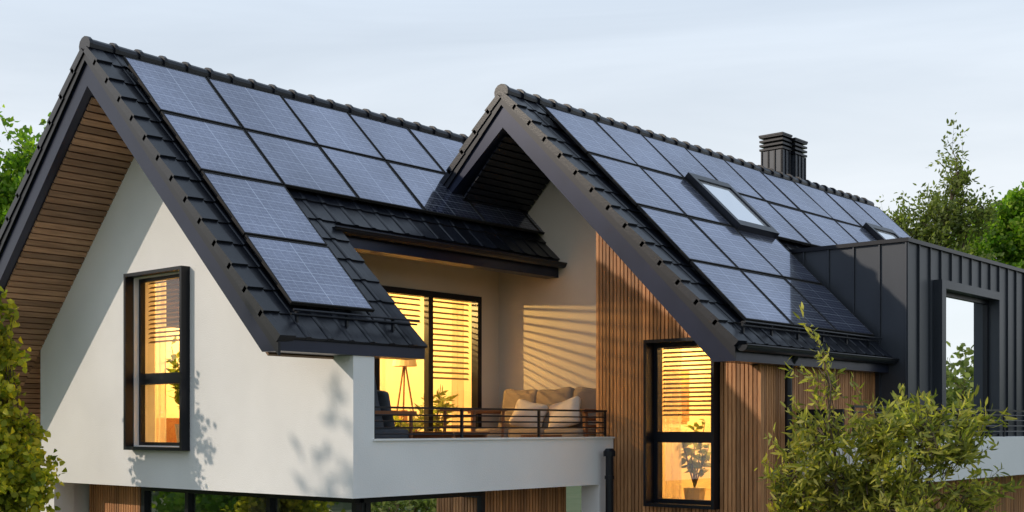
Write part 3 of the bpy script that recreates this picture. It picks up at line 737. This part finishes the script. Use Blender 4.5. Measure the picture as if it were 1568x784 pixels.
houseplant(-3.35,4.02,-.58,.45,7)

gr=MB(); gr.add([(-400,-400,GZ),(400,-400,GZ),(400,400,GZ),(-400,400,GZ)],[(0,1,2,3)],'grass'); gr.obj('ground',recalc=False)
pv=MB(); pv.box(-7.5,4.5,-2.5,.0,GZ,GZ+.04,'concrete'); pv.box(0,4.5,.0,5,GZ,GZ+.04,'concrete'); pv.obj('patio')
dp=[];dd=[]
for k in range(260):
    an=random.uniform(0,6.283); rad=random.uniform(60,85); cx,cy=rad*math.cos(an),rad*math.sin(an)+15
    h=random.uniform(3,6.5); m_=70
    v=np.random.normal(size=(m_,3)); v/=np.linalg.norm(v,axis=1,keepdims=True)
    dp.append(np.array([cx,cy,GZ+h*.55])+v*np.array([3,3,h*.5])*np.random.uniform(.6,1.1,(m_,1))); dd.append(np.random.normal(size=(m_,3)))
e=empty('distant_tree_belt'); leaf_mesh('foliage',np.vstack(dp),np.vstack(dd),1.3,.9,'leaf_dark',e)

# ------------------------------------------------------------------ world, sun, lamps
SE=R(24)
sd=Vector((-.62,-.78,0)).normalized()*math.cos(SE); sd.z=math.sin(SE)
sun=bpy.data.lights.new('sun','SUN'); sun.energy=2.35; sun.angle=R(.6); sun.color=(1,.86,.70)
so=bpy.data.objects.new('sun',sun); scene.collection.objects.link(so); so.rotation_euler=sd.to_track_quat('Z','Y').to_euler()
wd=bpy.data.worlds.new('World'); scene.world=wd; wd.use_nodes=True; nt=wd.node_tree; nt.nodes.clear()
o_=nt.nodes.new('ShaderNodeOutputWorld'); bg=nt.nodes.new('ShaderNodeBackground')
sky=nt.nodes.new('ShaderNodeTexSky'); sky.sky_type='NISHITA'; sky.sun_disc=False; sky.sun_elevation=SE
sky.sun_rotation=math.atan2(sd.x,sd.y); sky.dust_density=1.5
tc=nt.nodes.new('ShaderNodeTexCoord'); mp=nt.nodes.new('ShaderNodeMapping'); mp.inputs['Scale'].default_value=(1.1,1.1,8.5); mp.inputs['Rotation'].default_value=(R(8),R(-6),0)
nz=nt.nodes.new('ShaderNodeTexNoise'); nz.inputs['Scale'].default_value=1.3; nz.inputs['Detail'].default_value=9; nz.inputs['Roughness'].default_value=.52; nz.inputs['Distortion'].default_value=.6
nt.links.new(tc.outputs['Generated'],mp.inputs[0]); nt.links.new(mp.outputs[0],nz.inputs['Vector'])
cr=nt.nodes.new('ShaderNodeValToRGB'); cr.color_ramp.elements[0].position=.36; cr.color_ramp.elements[0].color=(.78,.78,.78,1); cr.color_ramp.elements[1].position=.64; cr.color_ramp.elements[1].color=(1,1,1,1)
nt.links.new(nz.outputs['Fac'],cr.inputs[0])
sx=nt.nodes.new('ShaderNodeSeparateXYZ'); nt.links.new(tc.outputs['Generated'],sx.inputs[0])
hz=nt.nodes.new('ShaderNodeValToRGB'); e=hz.color_ramp.elements
e[0].position=.06; e[0].color=(.93,.95,.96,1); e[1].position=.42; e[1].color=(.60,.72,.88,1)
n_=hz.color_ramp.elements.new(.20); n_.color=(.84,.90,.96,1)
nt.links.new(sx.outputs['Z'],hz.inputs[0])
sc_=nt.nodes.new('ShaderNodeVectorMath'); sc_.operation='SCALE'; sc_.inputs['Scale'].default_value=10.5; nt.links.new(hz.outputs[0],sc_.inputs[0])
mxx=nt.nodes.new('ShaderNodeMixRGB')
nt.links.new(cr.outputs[0],mxx.inputs[0]); nt.links.new(sky.outputs[0],mxx.inputs[1]); nt.links.new(sc_.outputs[0],mxx.inputs[2]); nt.links.new(mxx.outputs[0],bg.inputs[0]); bg.inputs[1].default_value=.10
nt.links.new(bg.outputs[0],o_.inputs[0])
def lamp(name,loc,en,col=(1,.615,.19),rad=.03):
    l=bpy.data.lights.new(name,'POINT'); l.energy=en; l.color=col; l.shadow_soft_size=rad
    o=bpy.data.objects.new(name,l); scene.collection.objects.link(o); o.location=loc
lamp('ceiling_lamp',(-5.0,3.0,2.15),720)
lamp('ceiling_lamp',(.95,6.8,1.3),330)

cam=bpy.data.cameras.new('camera'); co=bpy.data.objects.new('camera',cam); scene.collection.objects.link(co)
co.location=(10.55,-9.38,0); co.rotation_euler=(R(90),0,R(41.07))
cam.sensor_width=36; cam.lens=1900/1568*36; cam.shift_y=263/1568; cam.clip_end=2000; cam.clip_start=.1
scene.camera=co
scene.view_settings.view_transform='Standard'
